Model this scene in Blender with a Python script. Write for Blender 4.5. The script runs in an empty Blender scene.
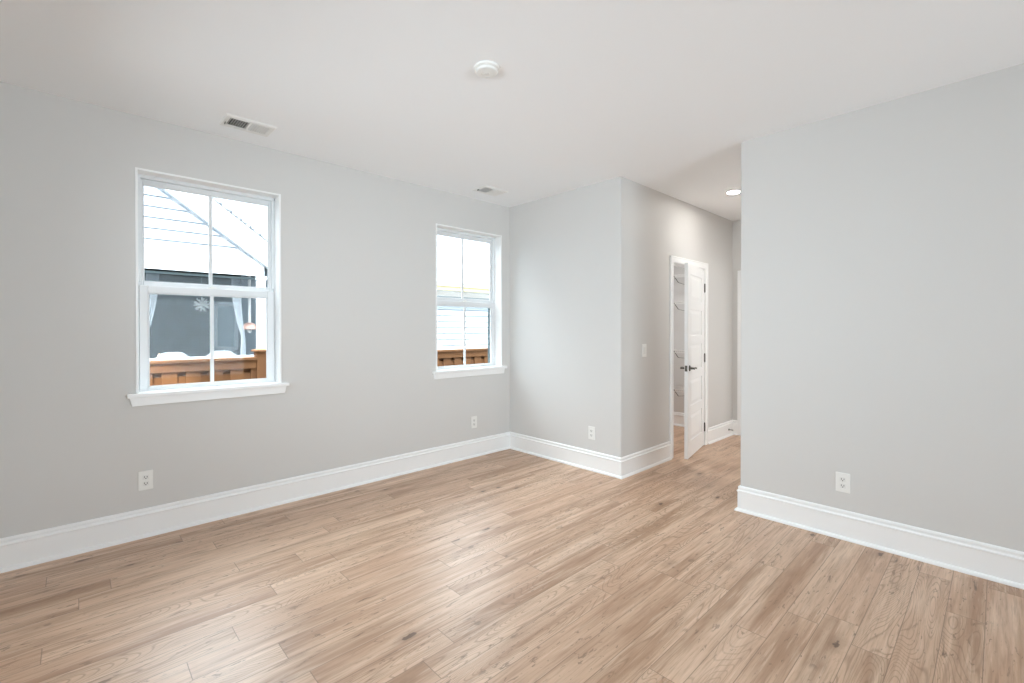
import bpy, bmesh, math, random
from mathutils import Vector, Matrix
random.seed(7)
PI = math.pi
sc = bpy.context.scene
COL = sc.collection

# ------------------------------------------------------------------ camera
CAM_H = 1.3545
F_PX, YAW, CY, ROLL, PITCH = 461.516, 46.5761, 331.7016, -0.0513, -0.3143
a = math.radians(YAW)
Fv = Vector((-math.sin(a), math.cos(a), 0)); Rv = Vector((math.cos(a), math.sin(a), 0)); Uv = Vector((0, 0, 1))
t = math.radians(PITCH); F2 = Fv*math.cos(t)+Uv*math.sin(t); U2 = -Fv*math.sin(t)+Uv*math.cos(t)
r = math.radians(ROLL); R3 = Rv*math.cos(r)+U2*math.sin(r); U3 = -Rv*math.sin(r)+U2*math.cos(r)
cd = bpy.data.cameras.new('camera'); cam = bpy.data.objects.new('camera', cd); COL.objects.link(cam)
cd.sensor_fit = 'HORIZONTAL'; cd.sensor_width = 36; cd.lens = F_PX*36/1024
cd.shift_y = (CY-341.5)/1024; cd.clip_start = 0.02
M = Matrix.Identity(4)
for i in range(3):
    M[i][0] = R3[i]; M[i][1] = U3[i]; M[i][2] = -F2[i]
M[2][3] = CAM_H
cam.matrix_world = M
sc.camera = cam

# ------------------------------------------------------------------ sky, sun, daylight, fills, exposure
SUN_STRENGTH = 8.0
SKY_HORIZON, SKY_ZENITH = 1.9, 15.0
world = bpy.data.worlds.new('world'); sc.world = world; world.use_nodes = True
wn = world.node_tree; wn.nodes.clear()
wo = wn.nodes.new('ShaderNodeOutputWorld'); bg = wn.nodes.new('ShaderNodeBackground')
bg.inputs['Color'].default_value = (0.84, 0.93, 1.0, 1)
# bright hazy sky, brighter towards the zenith
wt = wn.nodes.new('ShaderNodeTexCoord'); ws = wn.nodes.new('ShaderNodeSeparateXYZ'); wm = wn.nodes.new('ShaderNodeMapRange')
wm.interpolation_type = 'SMOOTHSTEP'
wm.inputs['From Min'].default_value = 0.30; wm.inputs['From Max'].default_value = 0.80
wm.inputs['To Min'].default_value = SKY_HORIZON; wm.inputs['To Max'].default_value = SKY_ZENITH
wn.links.new(wt.outputs['Generated'], ws.inputs[0]); wn.links.new(ws.outputs[2], wm.inputs['Value']); wn.links.new(wm.outputs['Result'], bg.inputs['Strength'])
wn.links.new(bg.outputs[0], wo.inputs[0])
sd = bpy.data.lights.new('sun', 'SUN'); sun = bpy.data.objects.new('sun', sd); COL.objects.link(sun)
sd.energy = SUN_STRENGTH; sd.angle = math.radians(2.0); sd.color = (1.0, 0.97, 0.92)
sun.rotation_euler = Vector((-1.0, 1.0, -1.05)).to_track_quat('-Z', 'Y').to_euler()

def area(name, loc, direction, sx, sy, watts, col=(1, 1, 1), spread=180):
    d = bpy.data.lights.new(name, 'AREA'); d.shape = 'RECTANGLE'; d.size = sx; d.size_y = sy; d.energy = watts; d.color = col
    d.spread = math.radians(spread)
    o = bpy.data.objects.new(name, d); COL.objects.link(o); o.location = loc
    o.rotation_euler = Vector(direction).to_track_quat('-Z', 'Y').to_euler()
    return o
# daylight of the side room; the other three are added fill lights
FILL_TINT = (0.77, 0.905, 1.0)
area('fill_front', (-2.0, -0.45, 1.45), (-0.06, 1, -0.14), 2.6, 2.0, 33, FILL_TINT, 105)  # no door here: added fill against the solid wall behind the camera
area('fill_side', (4.10, 1.6, 1.35), (-1, 0, 0.08), 2.4, 2.0, 60, FILL_TINT, 100)  # added fill at the solid far wall, no window there
area('daylight_hall_room', (1.15, 5.3, 1.3), (-1, 0, 0.05), 1.6, 2.2, 35, (0.90, 0.96, 1.0))
area('fill_closet', (-3.1, 4.9, 2.70), (0, 0, -1), 0.25, 0.25, 15, (0.95, 0.97, 1.0), 150)  # unseen light added to brighten the closet interior

sc.view_settings.view_transform = 'Standard'; sc.view_settings.look = 'None'
sc.view_settings.gamma = 1; sc.view_settings.use_curve_mapping = False
sc.view_settings.exposure = 0.44
sc.cycles.use_denoising = True
sc.cycles.max_bounces = 14; sc.cycles.diffuse_bounces = 8; sc.cycles.glossy_bounces = 4; sc.cycles.transparent_max_bounces = 16
sc.cycles.sample_clamp_indirect = 8; sc.cycles.caustics_reflective = False; sc.cycles.caustics_refractive = False

# ------------------------------------------------------------------ helpers
def S(c):
    """sRGB 0-255 to linear"""
    return tuple(((v/255)/12.92 if v/255 <= 0.04045 else ((v/255+0.055)/1.055)**2.4) for v in c)+(1,)

class NT:
    def __init__(s, m): s.t = m.node_tree
    def n(s, kind, **kw):
        nd = s.t.nodes.new(kind)
        for k, v in kw.items():
            if k.startswith('i_'): nd.inputs[k[2:]].default_value = v
            else: setattr(nd, k, v)
        return nd
    def l(s, a_, b_): s.t.links.new(a_, b_)
    def math(s, op, x, y=None, z=None):
        nd = s.t.nodes.new('ShaderNodeMath'); nd.operation = op
        for i, v in enumerate((x, y, z)):
            if v is None: continue
            if isinstance(v, (int, float)): nd.inputs[i].default_value = v
            else: s.l(v, nd.inputs[i])
        return nd.outputs[0]
    def mix(s, fac, c1, c2, mode='MIX'):
        nd = s.t.nodes.new('ShaderNodeMix'); nd.data_type = 'RGBA'; nd.blend_type = mode
        for k, v in ((0, fac), (6, c1), (7, c2)):
            if isinstance(v, (int, float)): nd.inputs[k].default_value = v
            elif isinstance(v, tuple): nd.inputs[k].default_value = v
            else: s.l(v, nd.inputs[k])
        return nd.outputs[2]

def mat(name, col, rough=0.5, metal=0.0, vary=0.04, scale=6.0, bump=0.0, bscale=200.0, spec=0.5):
    m = bpy.data.materials.new(name); m.use_nodes = True; N = NT(m)
    b = m.node_tree.nodes['Principled BSDF']
    tc = N.n('ShaderNodeTexCoord'); no = N.n('ShaderNodeTexNoise'); no.inputs['Scale'].default_value = scale; no.inputs['Detail'].default_value = 3
    N.l(tc.outputs['Object'], no.inputs['Vector'])
    c2 = tuple(min(1, v*(1+vary)) for v in col[:3])+(1,); c1 = tuple(v*(1-vary) for v in col[:3])+(1,)
    N.l(N.mix(no.outputs['Fac'], c1, c2), b.inputs['Base Color'])
    b.inputs['Roughness'].default_value = rough; b.inputs['Metallic'].default_value = metal
    b.inputs['Specular IOR Level'].default_value = spec
    if bump:
        n2 = N.n('ShaderNodeTexNoise'); n2.inputs['Scale'].default_value = bscale; N.l(tc.outputs['Object'], n2.inputs['Vector'])
        bp = N.n('ShaderNodeBump'); bp.inputs['Strength'].default_value = bump; bp.inputs['Distance'].default_value = 0.002
        N.l(n2.outputs['Fac'], bp.inputs['Height']); N.l(bp.outputs[0], b.inputs['Normal'])
    return m

WALL = mat('wall_paint', S((212, 210, 207)), 0.55, vary=0.008, scale=1.5, bump=0.08, bscale=350, spec=0.3)
CEIL = mat('ceiling_paint', S((246, 247, 248)), 0.8, vary=0.006, scale=1.2, bump=0.08, bscale=300, spec=0.2)
TRIM = mat('trim_paint', S((243, 243, 242)), 0.35, vary=0.008)
VINYL = mat('window_vinyl', S((226, 228, 229)), 0.35, vary=0.005)
PLASTIC = mat('white_plastic', S((236, 235, 231)), 0.3, vary=0.005)
DEVICE = mat('device_plastic', S((228, 227, 223)), 0.3, vary=0.005)
REG = mat('register_enamel', S((236, 235, 232)), 0.4, vary=0.01)
DARK = mat('duct_black', S((18, 18, 18)), 0.9)
SLOT = mat('slot_dark', S((40, 38, 36)), 0.7)
NICKEL = mat('dark_nickel', S((96, 92, 86)), 0.32, metal=1.0, vary=0.05)
STEEL = mat('brushed_steel', S((120, 118, 112)), 0.4, metal=1.0, vary=0.05)
WIRE = mat('wire_white', S((225, 224, 220)), 0.4)
TRACK = mat('screen_frame_grey', S((92, 108, 112)), 0.5)
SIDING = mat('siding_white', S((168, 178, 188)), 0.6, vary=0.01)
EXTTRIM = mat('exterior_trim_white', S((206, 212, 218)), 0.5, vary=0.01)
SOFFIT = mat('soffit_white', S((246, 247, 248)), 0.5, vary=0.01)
GUTTER = mat('gutter_cream', S((172, 164, 132)), 0.5, vary=0.01)
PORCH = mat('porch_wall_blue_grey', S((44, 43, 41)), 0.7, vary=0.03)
PORCHC = mat('porch_ceiling', S((140, 150, 158)), 0.7, vary=0.02)
CURTAIN = mat('curtain_white', S((226, 230, 234)), 0.8, vary=0.02)
COPPER = mat('copper_shade', S((232, 178, 158)), 0.35, metal=0.4)
LAMPW = mat('lamp_white', S((240, 238, 236)), 0.4)
WICKER = mat('cushion_pale_grey', S((188, 198, 206)), 0.8, vary=0.06, scale=30)
GROUND = mat('ground_grass', S((72, 66, 52)), 0.95, vary=0.3, scale=8, bump=0.4, bscale=60)
ROOFOWN = mat('own_roof', S((120, 118, 116)), 0.9)

def emis(name, col, st):
    m = bpy.data.materials.new(name); m.use_nodes = True; b = m.node_tree.nodes['Principled BSDF']
    b.inputs['Base Color'].default_value = col; b.inputs['Emission Color'].default_value = col; b.inputs['Emission Strength'].default_value = st
    return m
LED = emis('led_diffuser', (1, 0.97, 0.93, 1), 165.0)
CANDLE = emis('candle_flame', (1.0, 0.62, 0.40, 1), 2.0)

def glass_mat():
    m = bpy.data.materials.new('window_glass'); m.use_nodes = True; N = NT(m); T = m.node_tree; T.nodes.clear()
    o = N.n('ShaderNodeOutputMaterial'); tr = N.n('ShaderNodeBsdfTransparent'); gl = N.n('ShaderNodeBsdfGlossy')
    tr.inputs['Color'].default_value = (0.95, 0.97, 0.97, 1); gl.inputs['Roughness'].default_value = 0.03
    lw = N.n('ShaderNodeLayerWeight'); lw.inputs['Blend'].default_value = 0.15
    mx = N.n('ShaderNodeMixShader'); N.l(N.math('MULTIPLY', lw.outputs['Fresnel'], 0.5), mx.inputs[0])
    N.l(tr.outputs[0], mx.inputs[1]); N.l(gl.outputs[0], mx.inputs[2]); N.l(mx.outputs[0], o.inputs[0])
    return m
GLASS = glass_mat()
def screen_mat():
    m = bpy.data.materials.new('insect_screen'); m.use_nodes = True; N = NT(m); T = m.node_tree; T.nodes.clear()
    o = N.n('ShaderNodeOutputMaterial'); tr = N.n('ShaderNodeBsdfTransparent'); df = N.n('ShaderNodeBsdfDiffuse')
    df.inputs['Color'].default_value = S((84, 92, 97))
    mx = N.n('ShaderNodeMixShader'); mx.inputs[0].default_value = 0.16
    N.l(tr.outputs[0], mx.inputs[1]); N.l(df.outputs[0], mx.inputs[2]); N.l(mx.outputs[0], o.inputs[0])
    return m
SCREEN = screen_mat()

def sheer_mat():
    m = bpy.data.materials.new('sheer_curtain'); m.use_nodes = True; N = NT(m); T = m.node_tree; T.nodes.clear()
    o = N.n('ShaderNodeOutputMaterial'); tr = N.n('ShaderNodeBsdfTransparent'); df = N.n('ShaderNodeBsdfDiffuse')
    df.inputs['Color'].default_value = S((214, 222, 230))
    mx = N.n('ShaderNodeMixShader'); mx.inputs[0].default_value = 0.30
    N.l(tr.outputs[0], mx.inputs[1]); N.l(df.outputs[0], mx.inputs[2]); N.l(mx.outputs[0], o.inputs[0])
    return m
SHEER = sheer_mat()
def floor_mat():
    m = bpy.data.materials.new('oak_plank_floor'); m.use_nodes = True; N = NT(m)
    b = m.node_tree.nodes['Principled BSDF']
    geo = N.n('ShaderNodeNewGeometry'); sp = N.n('ShaderNodeSeparateXYZ'); N.l(geo.outputs['Position'], sp.inputs[0])
    W, Lp = 0.131, 1.22
    X, Y = sp.outputs[0], sp.outputs[1]
    rx = N.math('DIVIDE', N.math('ADD', X, 1.22+W*60), W)
    row = N.math('FLOOR', rx); fx = N.math('FRACT', rx)
    wr = N.n('ShaderNodeTexWhiteNoise'); wr.noise_dimensions = '1D'; N.l(row, wr.inputs['W'])
    ry = N.math('DIVIDE', N.math('ADD', N.math('ADD', Y, 40.0), N.math('MULTIPLY', wr.outputs['Value'], 5.0)), Lp)
    colm = N.math('FLOOR', ry); fy = N.math('FRACT', ry)
    cid = N.n('ShaderNodeCombineXYZ'); N.l(row, cid.inputs[0]); N.l(colm, cid.inputs[1])
    wid = N.n('ShaderNodeTexWhiteNoise'); wid.noise_dimensions = '2D'; N.l(cid.outputs[0], wid.inputs['Vector'])
    rnd = wid.outputs['Value']; sc3 = N.n('ShaderNodeSeparateColor'); N.l(wid.outputs['Color'], sc3.inputs[0])
    r2, r3 = sc3.outputs[0], sc3.outputs[1]
    def vec(kx, ky, off):
        c = N.n('ShaderNodeCombineXYZ')
        N.l(N.math('MULTIPLY', X, kx), c.inputs[0]); N.l(N.math('MULTIPLY', Y, ky), c.inputs[1])
        N.l(N.math('ADD', N.math('MULTIPLY', rnd, 37.0), off), c.inputs[2]); return c.outputs[0]
    def noise(v, scale, det=4, rough=0.55, dist=0.0):
        n = N.n('ShaderNodeTexNoise'); n.inputs['Scale'].default_value = scale; n.inputs['Detail'].default_value = det
        n.inputs['Roughness'].default_value = rough; n.inputs['Distortion'].default_value = dist; N.l(v, n.inputs['Vector']); return n.outputs['Fac']
    def ramp(v, lo, hi):
        n = N.n('ShaderNodeMapRange'); n.inputs['From Min'].default_value = lo; n.inputs['From Max'].default_value = hi; n.interpolation_type = 'SMOOTHSTEP'
        N.l(v, n.inputs['Value']); return n.outputs['Result']
    # per plank tone
    base = N.mix(rnd, S((196, 158, 129)), S((228, 196, 168)))
    base = N.mix(N.math('MULTIPLY', r2, 0.35), base, S((180, 144, 114)))
    # long soft streaks
    st = noise(vec(9.0, 0.8, 1.0), 1.0, 4)
    base = N.mix(N.math('MULTIPLY', ramp(st, 0.46, 0.66), 0.62), base, S((148, 106, 72)))
    lt = noise(vec(12.0, 1.1, 9.0), 1.0, 3)
    base = N.mix(N.math('MULTIPLY', ramp(lt, 0.50, 0.70), 0.45), base, S((233, 206, 180)))
    # cathedral grain: contour lines of a stretched noise
    ct = noise(vec(6.5, 0.9, 4.0), 1.0, 1.2, 0.4, 0.25)
    rings = N.math('ABSOLUTE', N.math('SINE', N.math('MULTIPLY', ct, 150.0)))
    rm = N.math('MULTIPLY', ramp(rings, 0.55, 0.0), ramp(r3, 0.35, 0.65))
    base = N.mix(N.math('MULTIPLY', rm, 0.52), base, S((138, 102, 72)))
    # mid scale streaks and scattered short dark nicks
    ms = noise(vec(46.0, 2.2, 13.0), 1.0, 4, 0.65)
    base = N.mix(N.math('MULTIPLY', ramp(ms, 0.50, 0.70), 0.45), base, S((150, 110, 78)))
    base = N.mix(N.math('MULTIPLY', ramp(ms, 0.46, 0.30), 0.40), base, S((236, 210, 186)))
    nk = noise(vec(64.0, 15.0, 17.0), 1.0, 3, 0.6, 0.5)
    nkm = N.math('MULTIPLY', ramp(nk, 0.62, 0.67), ramp(noise(vec(5.0, 2.0, 29.0), 1.0, 2), 0.42, 0.56))
    base = N.mix(N.math('MULTIPLY', nkm, 0.6), base, S((104, 76, 54)))
    # fine fibre
    fb = noise(vec(150.0, 5.0, 2.0), 1.0, 3, 0.6)
    base = N.mix(N.math('MULTIPLY', ramp(fb, 0.48, 0.72), 0.42), base, S((146, 110, 80)))
    # dark cracks along the grain
    cr = noise(vec(24.0, 3.6, 6.0), 1.0, 5, 0.68, 0.8)
    crm = ramp(cr, 0.61, 0.72)
    base = N.mix(N.math('MULTIPLY', crm, 0.85), base, S((102, 72, 48)))
    # knots, irregular in place, size and strength
    kx = noise(vec(2.2, 1.3, 21.0), 1.0, 2); wob = noise(vec(34, 20, 0.0), 1.0, 3)
    vo = N.n('ShaderNodeTexVoronoi'); vo.voronoi_dimensions = '3D'; vo.inputs['Scale'].default_value = 1.0; N.l(vec(8.5, 3.6, 3.0), vo.inputs['Vector'])
    kd = N.math('ADD', vo.outputs['Distance'], N.math('MULTIPLY', N.math('SUBTRACT', wob, 0.5), 0.30))
    sck = N.n('ShaderNodeSeparateColor'); N.l(vo.outputs['Color'], sck.inputs[0])
    kon = N.math('MULTIPLY', ramp(kx, 0.42, 0.55), ramp(sck.outputs[0], 0.2, 0.8))
    k1 = N.math('MULTIPLY', ramp(kd, 0.42, 0.10), kon); k2 = N.math('MULTIPLY', ramp(kd, 0.12, 0.07), kon)
    base = N.mix(N.math('MULTIPLY', k1, 0.42), base, S((140, 104, 74)))
    base = N.mix(N.math('MULTIPLY', k2, 0.85), base, S((92, 64, 44)))
    # seams
    ex = N.math('MINIMUM', fx, N.math('SUBTRACT', 1.0, fx)); ey = N.math('MINIMUM', fy, N.math('SUBTRACT', 1.0, fy))
    seam = N.math('MAXIMUM', ramp(ex, 0.016, 0.006), ramp(ey, 0.0019, 0.0007))
    base = N.mix(N.math('MULTIPLY', seam, 0.62), base, S((108, 80, 58)))
    N.l(base, b.inputs['Base Color'])
    rr = N.math('ADD', 0.33, N.math('MULTIPLY', st, 0.12)); N.l(rr, b.inputs['Roughness'])
    b.inputs['Specular IOR Level'].default_value = 0.85
    bp = N.n('ShaderNodeBump'); bp.inputs['Strength'].default_value = 0.25; bp.inputs['Distance'].default_value = 0.0012
    h = N.math('SUBTRACT', N.math('MULTIPLY', fb, 0.4), N.math('ADD', N.math('MULTIPLY', seam, 1.2), N.math('MULTIPLY', crm, 0.6)))
    N.l(h, bp.inputs['Height']); N.l(bp.outputs[0], b.inputs['Normal'])
    return m
FLOOR = floor_mat()

def cedar_mat():
    m = bpy.data.materials.new('cedar_fence_wood'); m.use_nodes = True; N = NT(m); b = m.node_tree.nodes['Principled BSDF']
    tc = N.n('ShaderNodeTexCoord'); oi = N.n('ShaderNodeNewGeometry')
    def noise(s3, sc_, det=4):
        mp = N.n('ShaderNodeMapping'); mp.inputs['Scale'].default_value = s3; N.l(tc.outputs['Object'], mp.inputs['Vector'])
        n = N.n('ShaderNodeTexNoise'); n.inputs['Scale'].default_value = sc_; n.inputs['Detail'].default_value = det; N.l(mp.outputs[0], n.inputs['Vector']); return n.outputs['Fac']
    c = N.mix(noise((1, 5, 1.5), 3), S((92, 54, 22)), S((118, 78, 38)))
    c = N.mix(N.math('MULTIPLY', oi.outputs['Random Per Island'], 0.5), c, S((80, 48, 24)))
    k = N.n('ShaderNodeMapRange'); k.inputs['From Min'].default_value = 0.68; k.inputs['From Max'].default_value = 0.75; N.l(noise((2, 9, 14), 1.0, 2), k.inputs['Value'])
    c = N.mix(N.math('MULTIPLY', k.outputs[0], 0.8), c, S((36, 24, 15)))
    N.l(c, b.inputs['Base Color']); b.inputs['Roughness'].default_value = 0.85
    return m
CEDAR = cedar_mat()

def shingle_mat():
    m = bpy.data.materials.new('roof_shingles'); m.use_nodes = True; N = NT(m); b = m.node_tree.nodes['Principled BSDF']
    geo = N.n('ShaderNodeNewGeometry'); sp = N.n('ShaderNodeSeparateXYZ'); N.l(geo.outputs['Position'], sp.inputs[0])
    c = N.n('ShaderNodeCombineXYZ'); N.l(sp.outputs[1], c.inputs[0]); N.l(N.math('MULTIPLY', sp.outputs[2], 1.75), c.inputs[1])
    br = N.n('ShaderNodeTexBrick'); N.l(c.outputs[0], br.inputs['Vector']); br.inputs['Scale'].default_value = 1.0
    br.inputs['Brick Width'].default_value = 0.26; br.inputs['Row Height'].default_value = 0.14; br.inputs['Mortar Size'].default_value = 0.012
    br.inputs['Color1'].default_value = S((124, 130, 136)); br.inputs['Color2'].default_value = S((142, 147, 152)); br.inputs['Mortar'].default_value = S((62, 68, 76))
    N.l(br.outputs['Color'], b.inputs['Base Color']); b.inputs['Roughness'].default_value = 0.9
    return m
SHINGLE = shingle_mat()

def box(bm, x0, x1, y0, y1, z0, z1):
    vs = [bm.verts.new((x, y, z)) for x in (x0, x1) for y in (y0, y1) for z in (z0, z1)]
    for f in ((0, 1, 3, 2), (4, 6, 7, 5), (0, 4, 5, 1), (2, 3, 7, 6), (0, 2, 6, 4), (1, 5, 7, 3)):
        bm.faces.new([vs[i] for i in f])
def cyl(bm, p0, p1, r0, r1=None, n=20, cap=True):
    r1 = r0 if r1 is None else r1
    p0 = Vector(p0); p1 = Vector(p1); d = (p1-p0).normalized()
    u = d.orthogonal().normalized(); v = d.cross(u)
    A = [bm.verts.new(p0+(u*math.cos(2*PI*i/n)+v*math.sin(2*PI*i/n))*r0) for i in range(n)]
    B = [bm.verts.new(p1+(u*math.cos(2*PI*i/n)+v*math.sin(2*PI*i/n))*r1) for i in range(n)]
    for i in range(n): bm.faces.new((A[i], A[(i+1) % n], B[(i+1) % n], B[i]))
    if cap: bm.faces.new(A[::-1]); bm.faces.new(B)
def lathe(bm, prof, c=(0, 0, 0), n=40, axis='Z'):
    rings = []
    for rad, h in prof:
        ring = []
        for i in range(n):
            x, y = rad*math.cos(2*PI*i/n), rad*math.sin(2*PI*i/n)
            p = (x, y, h) if axis == 'Z' else ((h, x, y) if axis == 'X' else (x, h, y))
            ring.append(bm.verts.new(Vector(c)+Vector(p)))
        rings.append(ring)
    for A, B in zip(rings, rings[1:]):
        for i in range(n): bm.faces.new((A[i], A[(i+1) % n], B[(i+1) % n], B[i]))
    bm.faces.new(rings[0][::-1]); bm.faces.new(rings[-1])
def prism(bm, pts, w0, w1, fn):
    """extrude 2D outline pts between w0 and w1; fn(u,v,w)->xyz"""
    A = [bm.verts.new(fn(u, v, w0)) for u, v in pts]; B = [bm.verts.new(fn(u, v, w1)) for u, v in pts]; n = len(pts)
    for i in range(n): bm.faces.new((A[i], A[(i+1) % n], B[(i+1) % n], B[i]))
    bm.faces.new(A[::-1]); bm.faces.new(B)
def obj(name, bm, m, parent=None, smooth=False, bev=0, seg=2, origin=None):
    bmesh.ops.recalc_face_normals(bm, faces=bm.faces)
    if origin is not None: bmesh.ops.translate(bm, verts=bm.verts, vec=-Vector(origin))
    me = bpy.data.meshes.new(name); bm.to_mesh(me); bm.free(); me.materials.append(m)
    if smooth:
        for p in me.polygons: p.use_smooth = True
    o = bpy.data.objects.new(name, me); COL.objects.link(o)
    if origin is not None: o.location = origin
    if parent: o.parent = parent
    if bev:
        b = o.modifiers.new('bevel', 'BEVEL'); b.width = bev; b.segments = seg; b.limit_method = 'ANGLE'; b.angle_limit = 0.6
    return o
def struct(name, bm, m, **k):
    o = obj(name, bm, m, **k); o['kind'] = 'structure'; return o
def thing(name, label, cat, loc=(0, 0, 0), rotz=0, group=None):
    o = bpy.data.objects.new(name, None); o.empty_display_size = 0.1; COL.objects.link(o); o.location = loc; o.rotation_euler = (0, 0, rotz)
    if cat: o['label'] = label; o['category'] = cat
    else: o['kind'] = 'structure'
    if group: o['group'] = group
    return o
def tag(o, label, cat, group=None):
    o['label'] = label; o['category'] = cat
    if group: o['group'] = group
    return o
def dup(root, loc, rotz=None, label=None):
    r = root.copy(); COL.objects.link(r); r.location = loc
    if rotz is not None: r.rotation_euler = (0, 0, rotz)
    if label: r['label'] = label
    def rec(src, dst):
        for ch in list(src.children):
            c = ch.copy(); COL.objects.link(c); c.parent = dst; rec(ch, c)
    rec(root, r)
    return r

# ------------------------------------------------------------------ room dimensions
H = 2.74
XL, YB, XC, XR, YE = -3.8415, 3.6011, -2.3654, -1.3276, 6.1446
YF, XE = -0.50, 4.15          # walls behind the camera and to its right
WT = 0.16
XO = XL-WT                    # outer face of left wall
BBH = 0.1856

def wall_grid(bm, a0, a1, z0, z1, holes, fn):
    """fn(a0,a1,z0,z1) adds one solid cell"""
    As = sorted({a0, a1, *[v for h in holes for v in h[:2]]}); Zs = sorted({z0, z1, *[v for h in holes for v in h[2:]]})
    for i in range(len(As)-1):
        for j in range(len(Zs)-1):
            ca, cz = (As[i]+As[i+1])/2, (Zs[j]+Zs[j+1])/2
            if any(h[0] < ca < h[1] and h[2] < cz < h[3] for h in holes): continue
            fn(As[i], As[i+1], Zs[j], Zs[j+1])

# floor, ceiling
bm = bmesh.new(); box(bm, XL-0.1, XE+0.1, YF-0.1, 6.35, -0.12, 0.0); struct('floor', bm, FLOOR)
bm = bmesh.new(); box(bm, XL-0.1, XE+0.1, YF-0.1, 6.35, H, H+0.14); struct('ceiling', bm, CEIL)

# left wall with its two window openings
W1, W2, WHALF = 0.724, 3.036, 0.4395
WZ0, WZ1 = 0.937, 2.402
bm = bmesh.new()
wall_grid(bm, YF-0.1, 7.0, 0, H, [(c-WHALF, c+WHALF, WZ0, WZ1) for c in (W1, W2)], lambda y0, y1, z0, z1: box(bm, XO, XL, y0, y1, z0, z1))
struct('wall_left', bm, WALL)
# back wall (short return beside the left wall) and the right hand wall beyond the hall
bm = bmesh.new(); box(bm, XL, XC, YB, YB+0.115, 0, H)
es = [e for e in bm.edges if abs(e.verts[0].co.x-XC) < 1e-4 and abs(e.verts[1].co.x-XC) < 1e-4 and all(abs(v.co.y-YB) < 1e-4 for v in e.verts)]
bmesh.ops.bevel(bm, geom=es, offset=0.007, segments=3, affect='EDGES'); struct('wall_back', bm, WALL)
bm = bmesh.new(); box(bm, XR, XE, YB, YB+0.115, 0, H)
es = [e for e in bm.edges if all(abs(v.co.x-XR) < 1e-4 and abs(v.co.y-YB) < 1e-4 for v in e.verts)]
bmesh.ops.bevel(bm, geom=es, offset=0.007, segments=3, affect='EDGES'); struct('wall_right', bm, WALL)
# hall walls
DO0, DO1, DOZ = 4.566, 5.318, 2.052     # closet door opening in the hall's left wall
bm = bmesh.new()
wall_grid(bm, YB+0.115, YE, 0, H, [(DO0-0.018, DO1+0.018, -1, DOZ+0.018)], lambda y0, y1, z0, z1: box(bm, XC-0.115, XC, y0, y1, max(z0, 0), z1))
struct('wall_hall_left', bm, WALL)
bm = bmesh.new()
wall_grid(bm, YB+0.115, YE, 0, H, [(4.75, 5.92, -1, 2.05)], lambda y0, y1, z0, z1: box(bm, XR, XR+0.115, y0, y1, max(z0, 0), z1))
struct('wall_hall_right', bm, WALL)
bm = bmesh.new(); box(bm, XL, 1.2, YE, YE+0.115, 0, H); struct('wall_hall_end', bm, WALL)
bm = bmesh.new(); box(bm, 1.2, 1.3, YB+0.115, YE+0.115, 0, H); struct('wall_side_room', bm, WALL)
# walls behind the camera, solid, without openings
bm = bmesh.new()
wall_grid(bm, XL, XE, 0, H, [], lambda x0, x1, z0, z1: box(bm, x0, x1, YF-0.12, YF, max(z0, 0), z1))
struct('wall_front', bm, WALL)
bm = bmesh.new()
wall_grid(bm, YF, YB+0.115, 0, H, [], lambda y0, y1, z0, z1: box(bm, XE, XE+0.12, y0, y1, z0, z1))
struct('wall_east', bm, WALL)
# roof of this house (keeps the sun off its own wall)
bm = bmesh.new(); prism(bm, [(XO-0.32, 2.93), (XO-0.32, 3.08), (0.2, 5.6), (4.8, 3.08), (4.8, 2.93)], YF-0.6, 7.4, lambda u, v, w: (u, w, v)); struct('trim_roof', bm, ROOFOWN)

# ------------------------------------------------------------------ baseboards
PROF = [(0, 0), (0.031, 0), (0.0305, 0.007), (0.0275, 0.014), (0.022, 0.019), (0.0145, 0.0205), (0.014, 0.021), (0.014, 0.140), (0.0185, 0.143), (0.0195, 0.148), (0.0175, 0.153),
        (0.011, 0.156), (0.0095, 0.163), (0.012, 0.169), (0.012, 0.176), (0.009, 0.182), (0.005, BBH), (0, BBH)]
def base_seg(name, p0, p1, nrm, m0=0, m1=0):
    """p0->p1 along the wall face; m = +1 outside corner (grow), -1 inside corner (shrink), 0 square end"""
    p0 = Vector((*p0, 0)); p1 = Vector((*p1, 0)); d = (p1-p0).normalized(); n = Vector((*nrm, 0))
    bm = bmesh.new()
    A = [bm.verts.new(p0-d*(m0*o)+n*o+Vector((0, 0, z))) for o, z in PROF]
    B = [bm.verts.new(p1+d*(m1*o)+n*o+Vector((0, 0, z))) for o, z in PROF]
    k = len(PROF)
    for i in range(k): bm.faces.new((A[i], A[(i+1) % k], B[(i+1) % k], B[i]))
    bm.faces.new(A[::-1]); bm.faces.new(B)
    return struct(name, bm, TRIM)
base_seg('baseboard_left', (XL, YF), (XL, YB), (1, 0), -1, -1)
base_seg('baseboard_back', (XL, YB), (XC, YB), (0, -1), -1, 1)
base_seg('baseboard_hall_left', (XC, YB), (XC, DO0-0.068), (1, 0), 1, 0)
base_seg('baseboard_hall_far', (XC, DO1+0.068), (XC, YE), (1, 0), 0, -1)
base_seg('baseboard_hall_end', (XC, YE), (-2.297, YE), (0, -1), -1, 0)
base_seg('baseboard_right', (XR, YB), (XE, YB), (0, -1), 1, -1)
base_seg('baseboard_hall_right', (XR, YB), (XR, 4.68), (-1, 0), 1, 0)
base_seg('baseboard_front', (XL, YF), (XE, YF), (0, 1), -1, 0)
base_seg('baseboard_closet', (XL, YE), (XC-0.115, YE), (0, -1), 0, 0)

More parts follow.
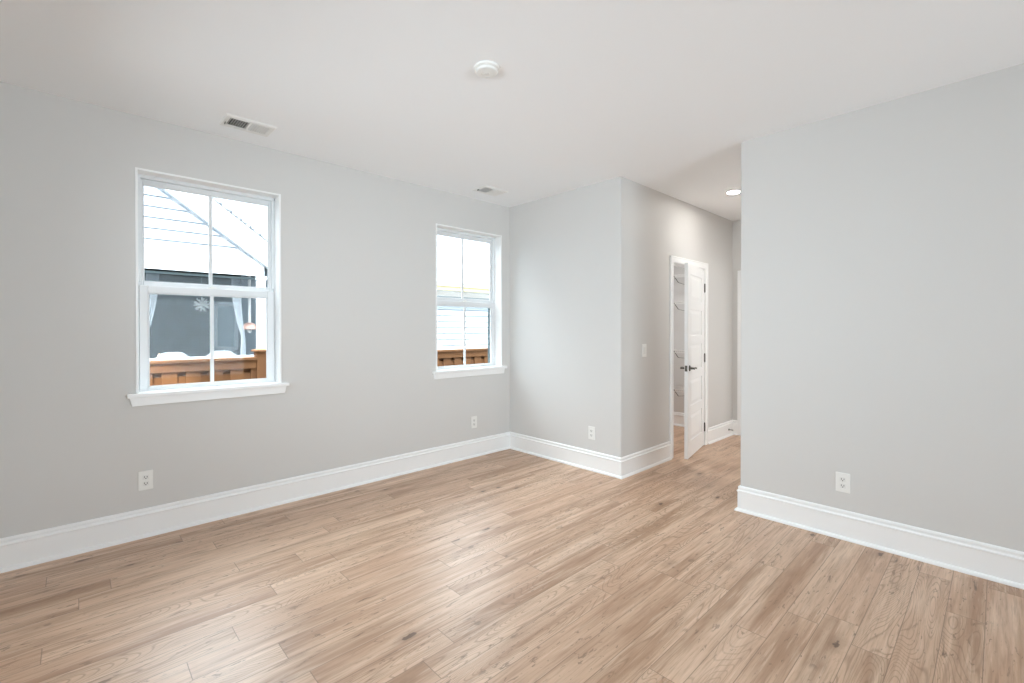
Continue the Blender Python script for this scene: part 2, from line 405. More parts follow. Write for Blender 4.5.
# ------------------------------------------------------------------ windows
def make_window(n, c):
    root = thing('window_%d' % n, '', None, (XL, c, WZ0))
    def B(name, boxes, m, parent=root, bev=0.0015, origin=None):
        bm = bmesh.new()
        for b_ in boxes: box(bm, *b_)
        return obj(name, bm, m, parent, bev=bev)
    # local frame: x towards the room (0 = wall face), y along the wall, z up from the stool
    h = WZ1-WZ0; w = WHALF
    e = 0.013
    B('jamb_liner', [(-0.105, 0.007, -w, -w+e, 0, h), (-0.105, 0.007, w-e, w, 0, h), (-0.105, 0.007, -w+e, w-e, h-e, h)], TRIM)
    wi = w-e
    # vinyl main frame with its tracks
    B('window_frame', [(-0.165, -0.098, -wi, -wi+0.010, 0, h-e), (-0.165, -0.098, wi-0.010, wi, 0, h-e), (-0.165, -0.098, -wi, wi, h-e-0.022, h-e), (-0.165, -0.088, -wi, wi, 0, 0.016),
                       (-0.165, -0.128, -wi, -wi+0.020, 0, h-e), (-0.165, -0.128, wi-0.020, wi, 0, h-e), (-0.108, -0.098, -wi, -wi+0.004, 0, h-e),
                       (-0.120, -0.100, -wi, -wi+0.022, 0.74, h-e), (-0.120, -0.100, wi-0.022, wi, 0.74, h-e)], VINYL)
    def sash(name, x0, x1, half, gz0, gz1, sz0, sz1, gh):
        s = B(name, [(x0, x1, -half, -gh, sz0, sz1), (x0, x1, gh, half, sz0, sz1), (x0, x1, -gh, gh, sz0, gz0), (x0, x1, -gh, gh, gz1, sz1)], VINYL, bev=0.003)
        xm_ = (x0+x1)/2
        bm = bmesh.new(); box(bm, xm_-0.008, xm_+0.008, -0.011, 0.011, gz0-0.002, gz1+0.002); obj('muntin', bm, VINYL, s, bev=0.002)
        bm = bmesh.new(); box(bm, xm_-0.003, xm_+0.003, -gh-0.004, gh+0.004, gz0-0.004, gz1+0.004); obj('pane', bm, GLASS, s)
        bm = bmesh.new()   # glazing bead around the glass
        for q in ((x1-0.012, x1-0.004, -gh, -gh+0.008, gz0, gz1), (x1-0.012, x1-0.004, gh-0.008, gh, gz0, gz1), (x1-0.012, x1-0.004, -gh, gh, gz0, gz0+0.007), (x1-0.012, x1-0.004, -gh, gh, gz1-0.007, gz1)): box(bm, *q)
        obj('glazing_bead', bm, VINYL, s, bev=0.002)
        return s
    zb = WZ0
    up = sash('upper_sash', -0.158, -0.130, wi-0.012, 1.677-zb, 2.333-zb, 1.638-zb, h-e-0.015, 0.390)
    lo = sash('lower_sash', -0.122, -0.090, wi-0.0125, 0.967-zb, 1.601-zb, 0.016, 1.650-zb, 0.368)
    bm = bmesh.new(); box(bm, -0.150, -0.072, -0.030, 0.030, 1.650-zb, 1.658-zb); cyl(bm, (-0.10, 0, 1.658-zb), (-0.10, 0, 1.668-zb), 0.012)
    # exterior half screen track, grey, outside the lower sash
    B('screen_frame', [(-0.185, -0.168, -0.425, -0.3925, 0.02, 0.66), (-0.185, -0.168, 0.3925, 0.425, 0.02, 0.66)], TRACK)
    # stool with apron
    bm = bmesh.new(); box(bm, -0.10, 0.02, -w+e, w-e, -0.010, 0.004); box(bm, 0.0005, 0.045, -w-0.047, w+0.047, -0.022, 0.004)
    obj('window_stool', bm, TRIM, root, bev=0.005, seg=3)
    bm = bmesh.new(); prism(bm, [(-w-0.022, -0.078), (-w-0.034, -0.022), (w+0.034, -0.022), (w+0.022, -0.078)], 0.0, 0.017, lambda u, v, ww: (ww, u, v))
    obj('apron', bm, TRIM, root, bev=0.003)
    bm2 = bm = bmesh.new(); box(bm, -0.120, -0.098, -0.03, 0.03, 1.650-zb, 1.657-zb); cyl(bm, (-0.109, 0, 1.657-zb), (-0.109, 0, 1.665-zb), 0.010); box(bm, -0.113, -0.105, 0.0, 0.03, 1.660-zb, 1.666-zb)
    obj('sash_lock', bm, PLASTIC, root, bev=0.001)
    return root
make_window(1, W1); make_window(2, W2)

# ------------------------------------------------------------------ closet door (open a little into the hall) and casing
t = thing('trim_1', '', None, (XC, 0, 0))
bm = bmesh.new()
CW = 0.064
for q in ((0, 0.016, DO0-0.004-CW, DO0-0.004, 0, DOZ+0.004+CW), (0, 0.016, DO1+0.004, DO1+0.004+CW, 0, DOZ+0.004+CW), (0, 0.016, DO0-0.004, DO1+0.004, DOZ+0.004, DOZ+0.004+CW)): box(bm, *q)
for q in ((0.010, 0.021, DO0-0.004-CW, DO0-CW+0.010, 0, DOZ+0.004+CW), (0.010, 0.021, DO1+CW-0.010, DO1+0.004+CW, 0, DOZ+0.004+CW), (0.010, 0.021, DO0-0.004-CW, DO1+0.004+CW, DOZ+CW-0.010, DOZ+0.004+CW)): box(bm, *q)
obj('casing', bm, TRIM, t, bev=0.003)
bm = bmesh.new()
for q in ((-0.116, 0.001, DO0-0.018, DO0, 0, DOZ), (-0.116, 0.001, DO1, DO1+0.018, 0, DOZ), (-0.116, 0.001, DO0-0.018, DO1+0.018, DOZ, DOZ+0.018),
          (-0.075, -0.045, DO0, DO0+0.010, 0, DOZ), (-0.075, -0.045, DO1-0.010, DO1, 0, DOZ), (-0.075, -0.045, DO0, DO1, DOZ-0.010, DOZ)): box(bm, *q)
obj('jamb', bm, TRIM, t, bev=0.001)

def door_leaf(bm, w, h, th, npan, z0=0.006):
    """local: y = 0 at hinge, runs to -w; x = 0 face towards the hall, -th other face. Five raised panels on both faces."""
    st, rail, bot = 0.105, 0.095, 0.17
    box(bm, -th+0.008, -0.008, -w, 0, z0, h)          # core
    ph = (h-z0-bot-0.11-rail*(npan-1))/npan
    zs = []; z = z0+bot
    for i in range(npan): zs.append((z, z+ph)); z += ph+rail
    for x0, x1 in ((-0.008, 0), (-th, -th+0.008)):
        box(bm, x0, x1, -w, -w+st, z0, h); box(bm, x0, x1, -st, 0, z0, h)
        zz = z0
        for a_, b_ in zs: box(bm, x0, x1, -w+st, -st, zz, a_); zz = b_
        box(bm, x0, x1, -w+st, -st, zz, h)
    for a_, b_ in zs:
        for s in (0, 1):
            # raised centre with sloped edge
            m_ = 0.014; n_ = 0.045
            X = (lambda d: -0.008+d) if s == 0 else (lambda d: -th+0.008-d)
            o_ = [(-w+st+m_, a_+m_), (-st-m_, a_+m_), (-st-m_, b_-m_), (-w+st+m_, b_-m_)]
            i_ = [(-w+st+n_, a_+n_), (-st-n_, a_+n_), (-st-n_, b_-n_), (-w+st+n_, b_-n_)]
            O = [bm.verts.new((X(0.0), *p)) for p in o_]; I = [bm.verts.new((X(0.006), *p)) for p in i_]
            for k in range(4): bm.faces.new((O[k], O[(k+1) % 4], I[(k+1) % 4], I[k]))
            bm.faces.new(I)
DW = 0.738
ANG = math.asin((2.3654-2.211-0.003)/DW)
dr = thing('door_1', '', None, (XC+0.003, DO1-0.004, 0), ANG)
bm = bmesh.new(); door_leaf(bm, DW, 2.040, 0.035, 5); obj('door_leaf', bm, TRIM, dr, bev=0.0015)
def lever(parent, y, z, side, th=0.035):
    s = 1 if side == 'hall' else -1; x0 = 0 if side == 'hall' else -th
    bm = bmesh.new()
    lathe(bm, [(0.031, 0), (0.031, 0.004*s), (0.027, 0.009*s), (0.012, 0.010*s), (0.011, 0.045*s), (0.012, 0.055*s)], (x0, y, z), 28, 'X')
    pts = [(0.050, 0.0, 0.0), (0.052, 0.03, 0.004), (0.050, 0.065, 0.002), (0.046, 0.10, -0.006), (0.044, 0.112, -0.005)]
    for p, q in zip(pts, pts[1:]): cyl(bm, (x0+s*p[0], y+p[1], z+p[2]), (x0+s*q[0], y+q[1], z+q[2]), 0.0085, 0.0075, 12)
    obj('lever_handle', bm, NICKEL, parent, smooth=False)
lever(dr, -DW+0.062, 0.945, 'hall'); lever(dr, -DW+0.062, 0.945, 'closet')
bm = bmesh.new(); box(bm, -0.030, -0.005, -DW-0.0012, -DW+0.001, 0.915, 0.975); box(bm, -0.024, -0.011, -DW-0.009, -DW, 0.936, 0.954); obj('latch_plate', bm, NICKEL, dr)
for z in (0.215, 1.02, 1.83):
    bm = bmesh.new(); cyl(bm, (0.006, 0.004, z-0.047), (0.006, 0.004, z+0.047), 0.0075, n=14); box(bm, -0.002, 0.0015, -0.004, 0.001, z-0.045, z+0.045)
    box(bm, -0.003, 0.004, 0.004, 0.012, z-0.045, z+0.045)
    for dz in (-0.05, 0.05): cyl(bm, (0.006, 0.004, z+dz-0.003), (0.006, 0.004, z+dz+0.003), 0.0045, n=12)
    obj('hinge', bm, NICKEL, dr)

# hall end door with its casing, seen as a sliver
t = thing('trim_2', '', None, (0, YE, 0))
EX0, EX1, EZ = -2.230, -1.468, 2.032
bm = bmesh.new()
for q in ((EX0-CW-0.003, EX0-0.003, -0.018, 0, 0, EZ+CW), (EX1+0.003, EX1+CW+0.003, -0.018, 0, 0, EZ+CW), (EX0-0.003, EX1+0.003, -0.018, 0, EZ+0.003, EZ+CW)): box(bm, *q)
obj('casing', bm, TRIM, t, bev=0.003)
d2 = thing('door_2', '', None, (EX0+0.004, YE-0.012, 0), PI/2)
bm = bmesh.new()
door_leaf(bm, EX1-EX0-0.008, 2.028, 0.010*1+0.025, 5)
for v in bm.verts: v.co = Vector((-v.co.x*0.30, v.co.y, v.co.z))
obj('door_leaf', bm, TRIM, d2)
d2.rotation_euler = (0, 0, PI/2)
# room opening on the right of the hall: casing only
t = thing('trim_3', '', None, (XR, 0, 0))
bm = bmesh.new()
for q in ((-0.016, 0, 4.75-CW, 4.75, 0, 2.05+CW), (-0.016, 0, 5.92, 5.92+CW, 0, 2.05+CW), (-0.016, 0, 4.75, 5.92, 2.05, 2.05+CW)): box(bm, *q)
obj('casing', bm, TRIM, t, bev=0.003)

# ------------------------------------------------------------------ closet wire shelves on its far wall
def wire_shelf(z, label):
    s = thing('wire_shelf', label, 'shelf', (0, YE-0.003, z), 0, 'white wire shelves in the closet')
    x0, x1, dep = XL+0.03, XC-0.135, 0.30
    bm = bmesh.new()
    n = 46
    for i in range(n+1):
        x = x0+(x1-x0)*i/n; cyl(bm, (x, -0.001, 0), (x, -dep, 0), 0.0022, n=6); cyl(bm, (x, -dep, 0), (x, -dep, -0.030), 0.0022, n=6)
    for y, zz, rr in ((-0.003, -0.003, 0.004), (-dep, -0.003, 0.004), (-dep, -0.030, 0.004), (-dep*0.5, -0.003, 0.003)): cyl(bm, (x0, y, zz), (x1, y, zz), rr, n=8)
    obj('wire_deck', bm, WIRE, s)
    for x in (x0+0.35, -3.02):
        bm = bmesh.new(); cyl(bm, (x, -dep+0.02, -0.012), (x+0.045, -dep+0.06, -0.10), 0.005, n=8); cyl(bm, (x+0.045, -dep+0.06, -0.10), (x+0.045, -0.004, -0.12), 0.003, n=8)
        obj('shelf_brace', bm, STEEL, s)
wire_shelf(2.08, 'topmost white wire shelf inside the closet behind the open door')
wire_shelf(1.72, 'second white wire shelf from the top in the closet')
wire_shelf(1.07, 'white wire shelf level with the door handle inside the closet')
wire_shelf(0.55, 'lowest white wire shelf inside the closet')

# ------------------------------------------------------------------ outlets and switch. local: x out of the wall, y sideways, z up
def make_outlet(label, loc, rz):
    s = thing('wall_outlet', label, 'outlet', loc, rz, 'duplex wall outlets')
    bm = bmesh.new(); box(bm, 0, 0.0065, -0.039, 0.039, -0.0625, 0.0625); obj('face_plate', bm, PLASTIC, s, bev=0.003)
    for zc in (0.0205, -0.0205):
        bm = bmesh.new(); box(bm, 0.0060, 0.0085, -0.0165, 0.0165, zc-0.0145, zc+0.0145); rc = obj('receptacle', bm, DEVICE, s, bev=0.001)
        bm = bmesh.new(); box(bm, 0.0080, 0.0088, -0.0085, -0.0055, zc-0.003, zc+0.008); box(bm, 0.0080, 0.0088, 0.0055, 0.0085, zc-0.002, zc+0.007)
        cyl(bm, (0.0080, 0, zc-0.0075), (0.0088, 0, zc-0.0075), 0.0032, n=12); obj('slots', bm, SLOT, rc)
    bm = bmesh.new(); cyl(bm, (0.006, 0, 0), (0.0078, 0, 0), 0.003, n=12); obj('screw', bm, DEVICE, s)
    return s
o0 = make_outlet('white duplex outlet on the left wall below the larger near window', (XL, 0.331, 0.368), 0)
dup(o0, (XL, 3.075, 0.366), 0, 'white duplex outlet on the left wall below the far window')
dup(o0, (-2.690, YB, 0.357), -PI/2, 'white duplex outlet on the narrow back wall near its outer corner')
dup(o0, (-0.693, YB, 0.362), -PI/2, 'white duplex outlet on the plain right wall above the baseboard')
s = thing('light_switch', 'white rocker light switch on the hall wall left of the closet door', 'light switch', (XC, 3.996, 1.147))
bm = bmesh.new(); box(bm, 0, 0.0065, -0.039, 0.039, -0.0625, 0.0625); obj('face_plate', bm, PLASTIC, s, bev=0.003)
bm = bmesh.new(); prism(bm, [(0.0055, -0.033), (0.0085, -0.033), (0.0105, 0.033), (0.0055, 0.033)], -0.0165, 0.0165, lambda u, v, w: (u, w, v)); obj('rocker', bm, DEVICE, s, bev=0.001)

# ------------------------------------------------------------------ ceiling registers
def make_register(label, loc):
    s = thing('ceiling_vent', label, 'air vent', loc, 0, 'ceiling air vents by the left wall')
    wx, wy = 0.105, 0.152      # half sizes
    ix, iy = 0.066, 0.119
    bm = bmesh.new()
    O = [(-wx, -wy), (wx, -wy), (wx, wy), (-wx, wy)]; P = [(-wx+0.008, -wy+0.008), (wx-0.008, -wy+0.008), (wx-0.008, wy-0.008), (-wx+0.008, wy-0.008)]; I = [(-ix, -iy), (ix, -iy), (ix, iy), (-ix, iy)]
    R = [[bm.verts.new((*p, z)) for p in q] for q, z in ((O, 0), (O, -0.002), (P, -0.009), (I, -0.008), (I, 0.0))]
    for A, B in zip(R, R[1:]):
        for k in range(4): bm.faces.new((A[k], A[(k+1) % 4], B[(k+1) % 4], B[k]))
    box(bm, -ix, ix, -0.006, 0.006, -0.0085, -0.002)
    obj('vent_frame', bm, REG, s)
    bm = bmesh.new(); box(bm, -ix, ix, -iy, iy, -0.0012, -0.0002); obj('duct_opening', bm, DARK, s)
    for sg, y0, y1 in ((1, -iy, -0.006), (-1, 0.006, iy)):
        n = 8
        for i in range(n):
            yc = y0+(y1-y0)*(i+0.5)/n
            bm = bmesh.new(); d = (0.0016 if sg > 0 else 0.0042)*sg; th = 0.0014 if sg > 0 else 0.0009
            pts = [(yc-d-th, -0.0098), (yc-d+th, -0.0098), (yc+d+th, -0.0015), (yc+d-th, -0.0015)]
            prism(bm, pts, -ix, ix, lambda u, v, w: (w, u, v)); obj('louver', bm, REG, s)
    for sy in (-wy+0.016, wy-0.016):
        bm = bmesh.new(); cyl(bm, (0.0, sy, -0.0075), (0.0, sy, -0.0098), 0.004, n=12); obj('screw', bm, REG, s)
    bm = bmesh.new(); box(bm, -0.045, -0.015, -wy+0.019, -wy+0.023, -0.018, -0.006); obj('damper_lever', bm, STEEL, s)
    return s
v0 = make_register('white rectangular ceiling vent above the larger near window, seen larger', (-3.513, 0.860, H))
dup(v0, (-3.505, 3.020, H), 0, 'small white ceiling vent close to the far left corner of the room')

# smoke detector
s = thing('smoke_detector', 'round white smoke detector on the middle of the ceiling', 'smoke detector', (-1.872, 1.590, H))
bm = bmesh.new(); lathe(bm, [(0.066, 0.0), (0.068, -0.003), (0.068, -0.012), (0.064, -0.014)]); obj('mounting_base', bm, PLASTIC, s, smooth=False)
bm = bmesh.new(); lathe(bm, [(0.058, -0.0135), (0.0575, -0.023), (0.055, -0.028), (0.049, -0.0305), (0.030, -0.0315), (0.0295, -0.0300), (0.0265, -0.0300), (0.026, -0.0315), (0.004, -0.032)]); obj('cover', bm, PLASTIC, s)
bm = bmesh.new(); lathe(bm, [(0.0605, -0.0138), (0.0605, -0.017), (0.0555, -0.018)]); obj('vent_ring', bm, DEVICE, s)
bm = bmesh.new(); lathe(bm, [(0.0105, -0.0315), (0.0100, -0.034), (0.006, -0.0345)]); obj('test_button', bm, DEVICE, s)

# recessed hall light
s = thing('recessed_light', 'small round lit recessed light in the hall ceiling', 'ceiling light', (-1.852, 4.835, H))
bm = bmesh.new(); lathe(bm, [(0.075, 0), (0.074, -0.005), (0.066, -0.009), (0.057, -0.007), (0.055, -0.001)]); obj('trim_ring', bm, PLASTIC, s, smooth=True)
bm = bmesh.new(); lathe(bm, [(0.0545, -0.0065), (0.054, -0.0085), (0.02, -0.0095)]); obj('diffuser', bm, LED, s, smooth=True)

# door stops
def doorstop(label, loc, rz):
    s = thing('door_stop', label, 'door stop', loc, rz)
    bm = bmesh.new(); lathe(bm, [(0.012, 0), (0.012, 0.004), (0.006, 0.008)], n=18, axis='X'); obj('mounting_plate', bm, STEEL, s)
    bm = bmesh.new(); n, turns = 120, 13
    pp = [Vector((0.006+0.056*i/n, 0.0048*math.cos(2*PI*turns*i/n), 0.0048*math.sin(2*PI*turns*i/n))) for i in range(n+1)]
    for p, q in zip(pp, pp[1:]): cyl(bm, p, q, 0.0011, n=5, cap=False)
    obj('spring', bm, STEEL, s)
    bm = bmesh.new(); lathe(bm, [(0.0062, 0.060), (0.0075, 0.062), (0.0075, 0.073), (0.005, 0.076)], n=18, axis='X'); obj('rubber_tip', bm, PLASTIC, s)
    return s
doorstop('spring door stop on the far hall baseboard past the closet door', (XC+0.014, 6.00, 0.082), 0)

# ------------------------------------------------------------------ outdoors
bm = bmesh.new(); box(bm, -30, XO, -12, 26, -1.0, -0.80); struct('ground', bm, GROUND)
bm = bmesh.new(); box(bm, XO, XE+0.2, YF-0.2, 7.1, -0.80, -0.12); struct('trim_foundation', bm, ROOFOWN)

# cedar fence between the houses
FX = -6.2; FT = 1.022
f = thing('cedar_fence', 'brown cedar privacy fence with flat cap between the two houses', 'fence', (FX, 1.66, -0.80))
g0 = 0.80
def FB(name, qs, bev=0.004):
    bm = bmesh.new()
    for q in qs: box(bm, *q)
    return obj(name, bm, CEDAR, f, bev=bev)
y = -4.0; front = []; back = []
while y < 6.6:
    front.append((0.0, 0.018, y, y+0.14, 0.04, g0+FT-0.045)); back.append((-0.062, -0.044, y+0.080, y+0.270, 0.04, g0+FT-0.045)); y += 0.215
FB('fence_boards', front+back, 0.002)
for s0, s1 in ((-4.0, -0.07), (0.07, 6.6)):
    FB('fence_rail', [(-0.044, 0.0, s0, s1, 0.30, 0.39), (-0.044, 0.0, s0, s1, g0+0.75, g0+0.84)])
    FB('trim_board', [(0.018, 0.036, s0, s1, g0+FT-0.135, g0+FT-0.034)])
    FB('cap_rail', [(-0.080, 0.062, s0, s1, g0+FT-0.034, g0+FT)])
for yy in (-2.4, 0.0, 2.4, 4.8):
    p = FB('fence_post', [(-0.09, 0.045, yy-0.07, yy+0.07, 0, g0+1.085 if yy == 0 else g0+FT-0.04)] )
    if yy == 0.0:
        bm = bmesh.new(); A = [bm.verts.new((x_, y_, g0+1.085)) for x_, y_ in ((-0.115, -0.095), (0.07, -0.095), (0.07, 0.095), (-0.115, 0.095))]
        B = [bm.verts.new((v.co.x, v.co.y, g0+1.103)) for v in A]; T = bm.verts.new((-0.022, 0, g0+1.125))
        for k in range(4): bm.faces.new((A[k], A[(k+1) % 4], B[(k+1) % 4], B[k])); bm.faces.new((B[k], B[(k+1) % 4], T))
        bm.faces.new(A[::-1]); obj('post_cap', bm, CEDAR, p)

# neighbouring house
GX = -8.0; MX = -9.4; PBX = -10.6; SL = 0.727
def soff(y): return 3.333-SL*(y-0.822)
YP = -1.9                                  # ridge line of the porch gable
nb = thing('neighbour_house', 'white lap sided house with screened porch gable beyond the fence', 'house', (GX, 0, -0.80))
def NB(name, m, fn, bev=0, parent=nb):
    bm = bmesh.new(); fn(bm); return obj(name, bm, m, parent, bev=bev, origin=None)
def off(bm): bmesh.ops.translate(bm, verts=bm.verts, vec=(-GX, 0, 0.80))
def lap(bm, x, y0f, y1f, z0, z1, ex, lip=0.014, th=0.02):
    z = z0
    while z < z1-1e-4:
        zt = min(z+ex, z1); ya, yb, yc, yd = y0f(z), y1f(z), y0f(zt), y1f(zt)
        if yb-ya > 0.02:
            yd = max(yd, yc+0.001)
            V = [bm.verts.new(c) for c in ((x+lip, ya, z), (x+lip, yb, z), (x, yd, zt), (x, yc, zt), (x-th, ya, z), (x-th, yb, z), (x-th, yd, zt), (x-th, yc, zt))]
            for q in ((0, 1, 2, 3), (5, 4, 7, 6), (0, 4, 5, 1), (3, 2, 6, 7), (0, 3, 7, 4), (1, 5, 6, 2)): bm.faces.new([V[i] for i in q])
        z = zt
def gsid(bm):
    EXP = 0.148; z0 = 2.605-EXP*1
    z0 = 2.457
    lap(bm, GX, lambda z: YP-(YP*-1+0.822+(3.333-z)/SL)+0.0 if False else 2*YP-(0.822+(3.333-z)/SL), lambda z: 0.822+(3.333-z)/SL, z0, soff(YP), EXP, 0.022)
    off(bm)
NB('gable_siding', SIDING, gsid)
def f_(bm):
    box(bm, GX-0.02, GX+0.02, 2*YP-2.17, 2.17, 2.19, 2.457); off(bm)
NB('header_beam', EXTTRIM, f_)
def rake(bm, o0, o1, dz0, dz1, sgn, y_end=2.42, up=0.0):
    ys = (YP, y_end) if sgn > 0 else (YP, 2*YP-y_end)
    za = soff(YP); zb = soff(y_end)
    V = [bm.verts.new((GX+xx, yy, zz+d)) for xx in (o0, o1) for (yy, zz) in ((ys[0], za), (ys[1], zb)) for d in (dz0, dz1)]
    for q in ((0, 1, 3, 2), (4, 6, 7, 5), (0, 4, 5, 1), (2, 3, 7, 6), (0, 2, 6, 4), (1, 5, 7, 3)): bm.faces.new([V[i] for i in q])
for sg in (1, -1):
    def f_(bm): rake(bm, -0.02, 0.115, 0.0, 0.015, sg); off(bm)
    NB('rake_soffit', EXTTRIM, f_)
    def f_(bm): rake(bm, 0.10, 0.125, -0.0, 0.385, sg); off(bm)
    NB('rake_fascia', EXTTRIM, f_)
    def f_(bm): rake(bm, -3.6, 0.150, 0.385, 0.42, sg, 2.46); off(bm)
    NB('porch_roof', SHINGLE, f_)
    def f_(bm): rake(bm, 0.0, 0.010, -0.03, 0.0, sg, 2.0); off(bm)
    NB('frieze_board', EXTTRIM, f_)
# small nail heads along the lower edge of the rake board
for i in range(26):
    yy = 0.80+i*0.062
    NB('rake_nail', TRACK, lambda bm: (cyl(bm, (GX+0.1275, yy, soff(yy)+0.125), (GX+0.1235, yy, soff(yy)+0.125), 0.005, n=8), off(bm)))
for yy in (2.13, 2*YP-2.13, -0.55):
    def f_(bm):
        box(bm, GX-0.06, GX+0.03, yy-0.06, yy+0.06, -0.15, 2.19); box(bm, GX-0.075, GX+0.045, yy-0.075, yy+0.075, 2.13, 2.19); box(bm, GX-0.075, GX+0.045, yy-0.075, yy+0.075, -0.15, 0.0); off(bm)
    NB('porch_post', EXTTRIM, f_, 0.004)
def f_(bm): box(bm, GX-2.6, GX+0.02, 2*YP-2.2, 2.2, -0.80, -0.12); off(bm)
NB('porch_floor', EXTTRIM, f_)
def f_(bm): box(bm, GX-0.04, GX+0.02, 2*YP-2.1, 2.07, 0.90, 0.955); box(bm, GX-0.02, GX+0.005, 2*YP-2.1, 2.07, -0.05, 0.0); off(bm)
NB('porch_rail', EXTTRIM, f_, 0.004)
def f_(bm):
    yy = -5.8
    while yy < 2.05: box(bm, GX-0.02, GX+0.005, yy, yy+0.035, -0.05, 0.90); yy += 0.12
    off(bm)
NB('porch_balusters', EXTTRIM, f_)
def f_(bm): box(bm, GX-0.052, GX-0.050, 2*YP-2.07, 2.07, -0.05, 2.19); off(bm)
NB('porch_screen', SCREEN, f_)
def f_(bm): box(bm, GX-0.06, GX-0.045, 2*YP-2.07, 2.07, 2.135, 2.165); off(bm)
NB('screen_track', TRACK, f_)
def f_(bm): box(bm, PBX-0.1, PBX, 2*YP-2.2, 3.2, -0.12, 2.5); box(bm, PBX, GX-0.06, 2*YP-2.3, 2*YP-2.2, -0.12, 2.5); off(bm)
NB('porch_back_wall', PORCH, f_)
def f_(bm): box(bm, PBX, GX-0.03, 2.46, 2.55, -0.12, 2.5); off(bm)
NB('porch_side_wall', SIDING, f_)
def f_(bm): box(bm, PBX, GX-0.02, 2*YP-2.2, 2.55, 2.5, 2.56); off(bm)
NB('porch_ceiling', PORCHC, f_)
# porch back window
pw = NB('porch_window', EXTTRIM, lambda bm: ([box(bm, *q) for q in ((PBX, PBX+0.05, 1.96, 2.03, 0.93, 1.90), (PBX, PBX+0.05, 2.32, 2.39, 0.93, 1.90), (PBX, PBX+0.05, 1.96, 2.39, 0.93, 1.01), (PBX, PBX+0.05, 1.96, 2.39, 1.82, 1.90))], off(bm)))
NB('pane', mat('far_window_pane', S((150, 164, 172)), 0.2), lambda bm: (box(bm, PBX, PBX+0.02, 2.03, 2.32, 1.01, 1.82), off(bm)), parent=pw)
# main wing: wall, added pale band, soffit, gutter, roof
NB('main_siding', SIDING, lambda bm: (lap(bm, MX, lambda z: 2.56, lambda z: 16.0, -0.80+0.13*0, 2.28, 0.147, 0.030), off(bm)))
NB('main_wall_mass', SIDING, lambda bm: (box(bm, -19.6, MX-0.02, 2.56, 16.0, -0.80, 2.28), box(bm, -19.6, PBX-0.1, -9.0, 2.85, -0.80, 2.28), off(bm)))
NB('eave_light_band', SOFFIT, lambda bm: (box(bm, MX-0.02, MX+0.024, 2.56, 16.0, 2.08, 2.28), off(bm)))  # pale band added to lighten the shaded strip below the eave
NB('corner_board', EXTTRIM, lambda bm: (box(bm, MX-0.02, MX+0.022, 2.56, 2.68, -0.80, 2.28), off(bm)), 0.003)
NB('eave_soffit', SOFFIT, lambda bm: (box(bm, MX-0.05, MX+0.36, 2.45, 16.3, 2.27, 2.285), off(bm)))
NB('eave_gutter', GUTTER, lambda bm: (prism(bm, [(MX+0.36, 2.27), (MX+0.44, 2.27), (MX+0.455, 2.34), (MX+0.475, 2.37), (MX+0.475, 2.42), (MX+0.36, 2.42)], 2.55, 16.4, lambda u, v, w: (u, w, v)), off(bm)), 0.004)
def mainroof(bm):
    ex = MX+0.42; rx, rz = ex-6.0, 2.44+0.66*6.0
    prism(bm, [(ex, 2.42), (ex, 2.46), (rx, rz+0.04), (rx-6, 2.46), (rx-6, 2.42), (rx, rz)], -9.2, 16.4, lambda u, v, w: (u, w, v)); off(bm)
NB('main_roof', SHINGLE, mainroof)

# things on the neighbour's porch
def drape(label, x, y_top, w_top, y_mid, w_mid, y_bot, w_bot, zt, zm, zb, loc_z=0):
    bm = bmesh.new(); nz, ny = 26, 28; g = []
    for i in range(nz+1):
        t_ = i/nz; z = zt+(zb-zt)*t_; tm = (zt-zm)/(zt-zb)
        if t_ < tm: q = t_/tm; q = q*q; yc = y_top+(y_mid-y_top)*q; w = w_top+(w_mid-w_top)*q
        else: q = (t_-tm)/(1-tm); yc = y_mid+(y_bot-y_mid)*q; w = w_mid+(w_bot-w_mid)*q
        g.append([bm.verts.new((x+0.035*math.sin(j/ny*2*PI*5), yc+w*(j/ny-0.5), z)) for j in range(ny+1)])
    for i in range(nz):
        for j in range(ny): bm.faces.new((g[i][j], g[i][j+1], g[i+1][j+1], g[i+1][j]))
    o = obj('porch_curtain', bm, SHEER, smooth=True, origin=(x, y_bot, zb)); m_ = o.modifiers.new('solid', 'SOLIDIFY'); m_.thickness = 0.004
    return tag(o, label, 'curtain', 'white curtains tied back on the porch')
drape('white porch curtain tied back at the left of the near window view', -8.22, 0.80, 0.14, 0.70, 0.06, 0.68, 0.16, 2.18, 1.25, 0.0)
drape('white porch curtain gathered beside the white corner post', -8.22, 1.83, 0.13, 1.93, 0.05, 1.93, 0.17, 2.18, 1.25, 0.0)
# hanging lamp with copper bowl shade
s = thing('pendant_lamp', 'white stemmed pendant lamp with pinkish copper bowl shade on the porch', 'lamp', (-8.45, 2.075, 2.5))
bm = bmesh.new(); cyl(bm, (0, 0, 0), (0, 0, -1.05), 0.022, n=12); cyl(bm, (0, 0, 0), (0, 0, -0.03), 0.05, n=20); obj('stem', bm, LAMPW, s)
bm = bmesh.new(); lathe(bm, [(0.018, -1.03), (0.06, -1.045), (0.100, -1.085), (0.122, -1.135), (0.122, -1.145), (0.10, -1.14)], n=32); obj('lamp_shade', bm, COPPER, s, smooth=True)
bm = bmesh.new(); lathe(bm, [(0.02, -1.12), (0.035, -1.16), (0.03, -1.19), (0.01, -1.205)], n=20); obj('bulb', bm, LAMPW, s, smooth=True)
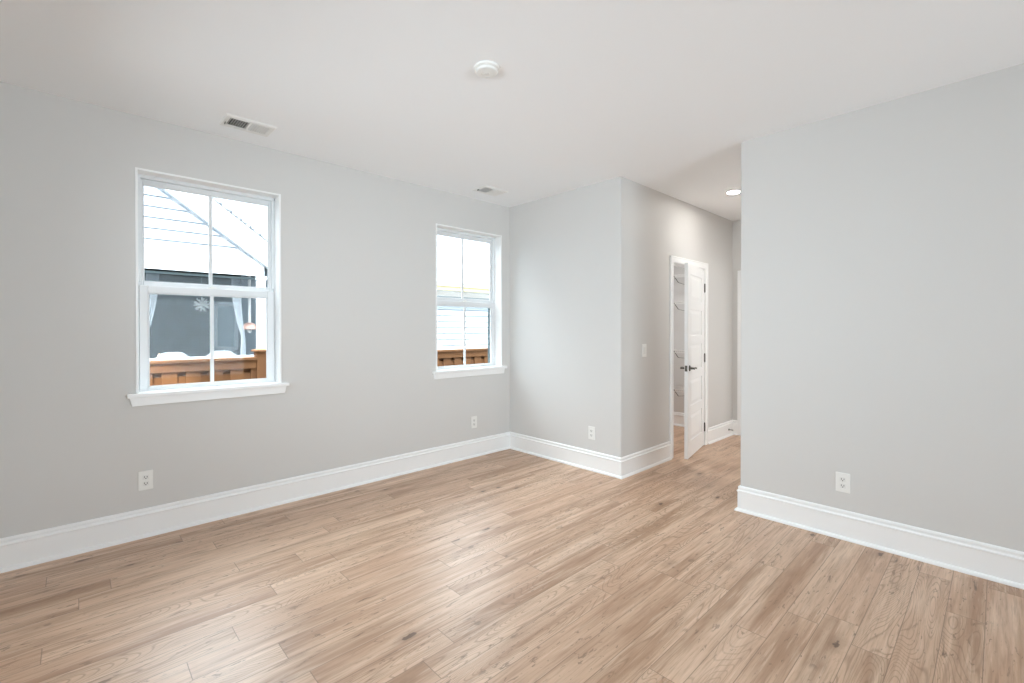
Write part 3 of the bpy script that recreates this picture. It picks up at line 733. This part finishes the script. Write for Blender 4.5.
# starburst light
s = thing('starburst_light', 'spiky starburst ceiling light hanging in the grey porch', 'lamp', (-9.6, 1.61, 1.79))
bm = bmesh.new(); lathe(bm, [(0.005, 0.035), (0.025, 0.025), (0.035, 0), (0.025, -0.025), (0.005, -0.035)], n=16); obj('hub', bm, LAMPW, s, smooth=True)
bm = bmesh.new()
for i in range(26):
    zz = 1-2*(i+0.5)/26; rr = math.sqrt(1-zz*zz); th = i*2.39996; d = Vector((rr*math.cos(th), rr*math.sin(th), zz))
    cyl(bm, d*0.03, d*0.125, 0.007, 0.014, n=6)
obj('spikes', bm, LAMPW, s)
bm = bmesh.new(); cyl(bm, (0, 0, 0.03), (0, 0, 0.71), 0.004, n=8); obj('cord', bm, TRACK, s)
# seating and candles
def patio_chair(label, x, y_, rz):
    s = thing('patio_chair', label, 'chair', (x, y_, -0.12), rz, 'pale chairs on the porch')
    bm = bmesh.new(); box(bm, -0.30, 0.30, -0.26, 0.26, 0.36, 0.52); obj('seat', bm, WICKER, s, bev=0.04, seg=3)
    bm = bmesh.new(); prism(bm, [(-0.27, 0.50), (-0.22, 1.04), (-0.12, 1.12), (0.12, 1.12), (0.22, 1.04), (0.27, 0.50)], 0.24, 0.33, lambda u, v, w: (w, u, v)); obj('backrest', bm, WICKER, s, bev=0.03, seg=3)
    for sx in (-1, 1):
        bm = bmesh.new(); box(bm, -0.28, 0.26, sx*0.29-0.03, sx*0.29+0.03, 0.62, 0.67); box(bm, -0.27, -0.22, sx*0.29-0.02, sx*0.29+0.02, 0, 0.62); box(bm, 0.22, 0.27, sx*0.29-0.02, sx*0.29+0.02, 0, 0.62); obj('arm_frame', bm, LAMPW, s, bev=0.01)
    return s
c0 = patio_chair('pale grey porch chair left of centre behind the fence', -9.2, 1.08, 0.1)
dup(c0, (-9.2, 1.80, -0.12), -0.1, 'pale grey porch chair nearer the corner post behind the fence')
s = thing('side_table', 'low white porch table holding two candles behind the fence', 'table', (-8.56, 1.30, -0.12))
bm = bmesh.new(); box(bm, -0.18, 0.18, -0.62, 0.62, 0.97, 1.00); obj('table_top', bm, LAMPW, s, bev=0.005)
for sx in (-0.15, 0.15):
    for sy in (-0.57, 0.57):
        bm = bmesh.new(); box(bm, sx-0.015, sx+0.015, sy-0.015, sy+0.015, 0, 0.97); obj('leg', bm, LAMPW, s)
def candle(label, yy):
    s = thing('candle', label, 'candle', (-8.56, yy, 0.88), 0, 'candles on the porch')
    bm = bmesh.new(); cyl(bm, (0, 0, 0), (0, 0, 0.07), 0.032, n=20); obj('candle_body', bm, LAMPW, s)
    bm = bmesh.new(); lathe(bm, [(0.004, 0.07), (0.012, 0.085), (0.009, 0.105), (0.002, 0.122)], n=12); obj('flame', bm, CANDLE, s, smooth=True)
candle('lit candle on the porch nearest the left curtain', 0.90); candle('lit candle on the porch by the window muntin', 1.74)
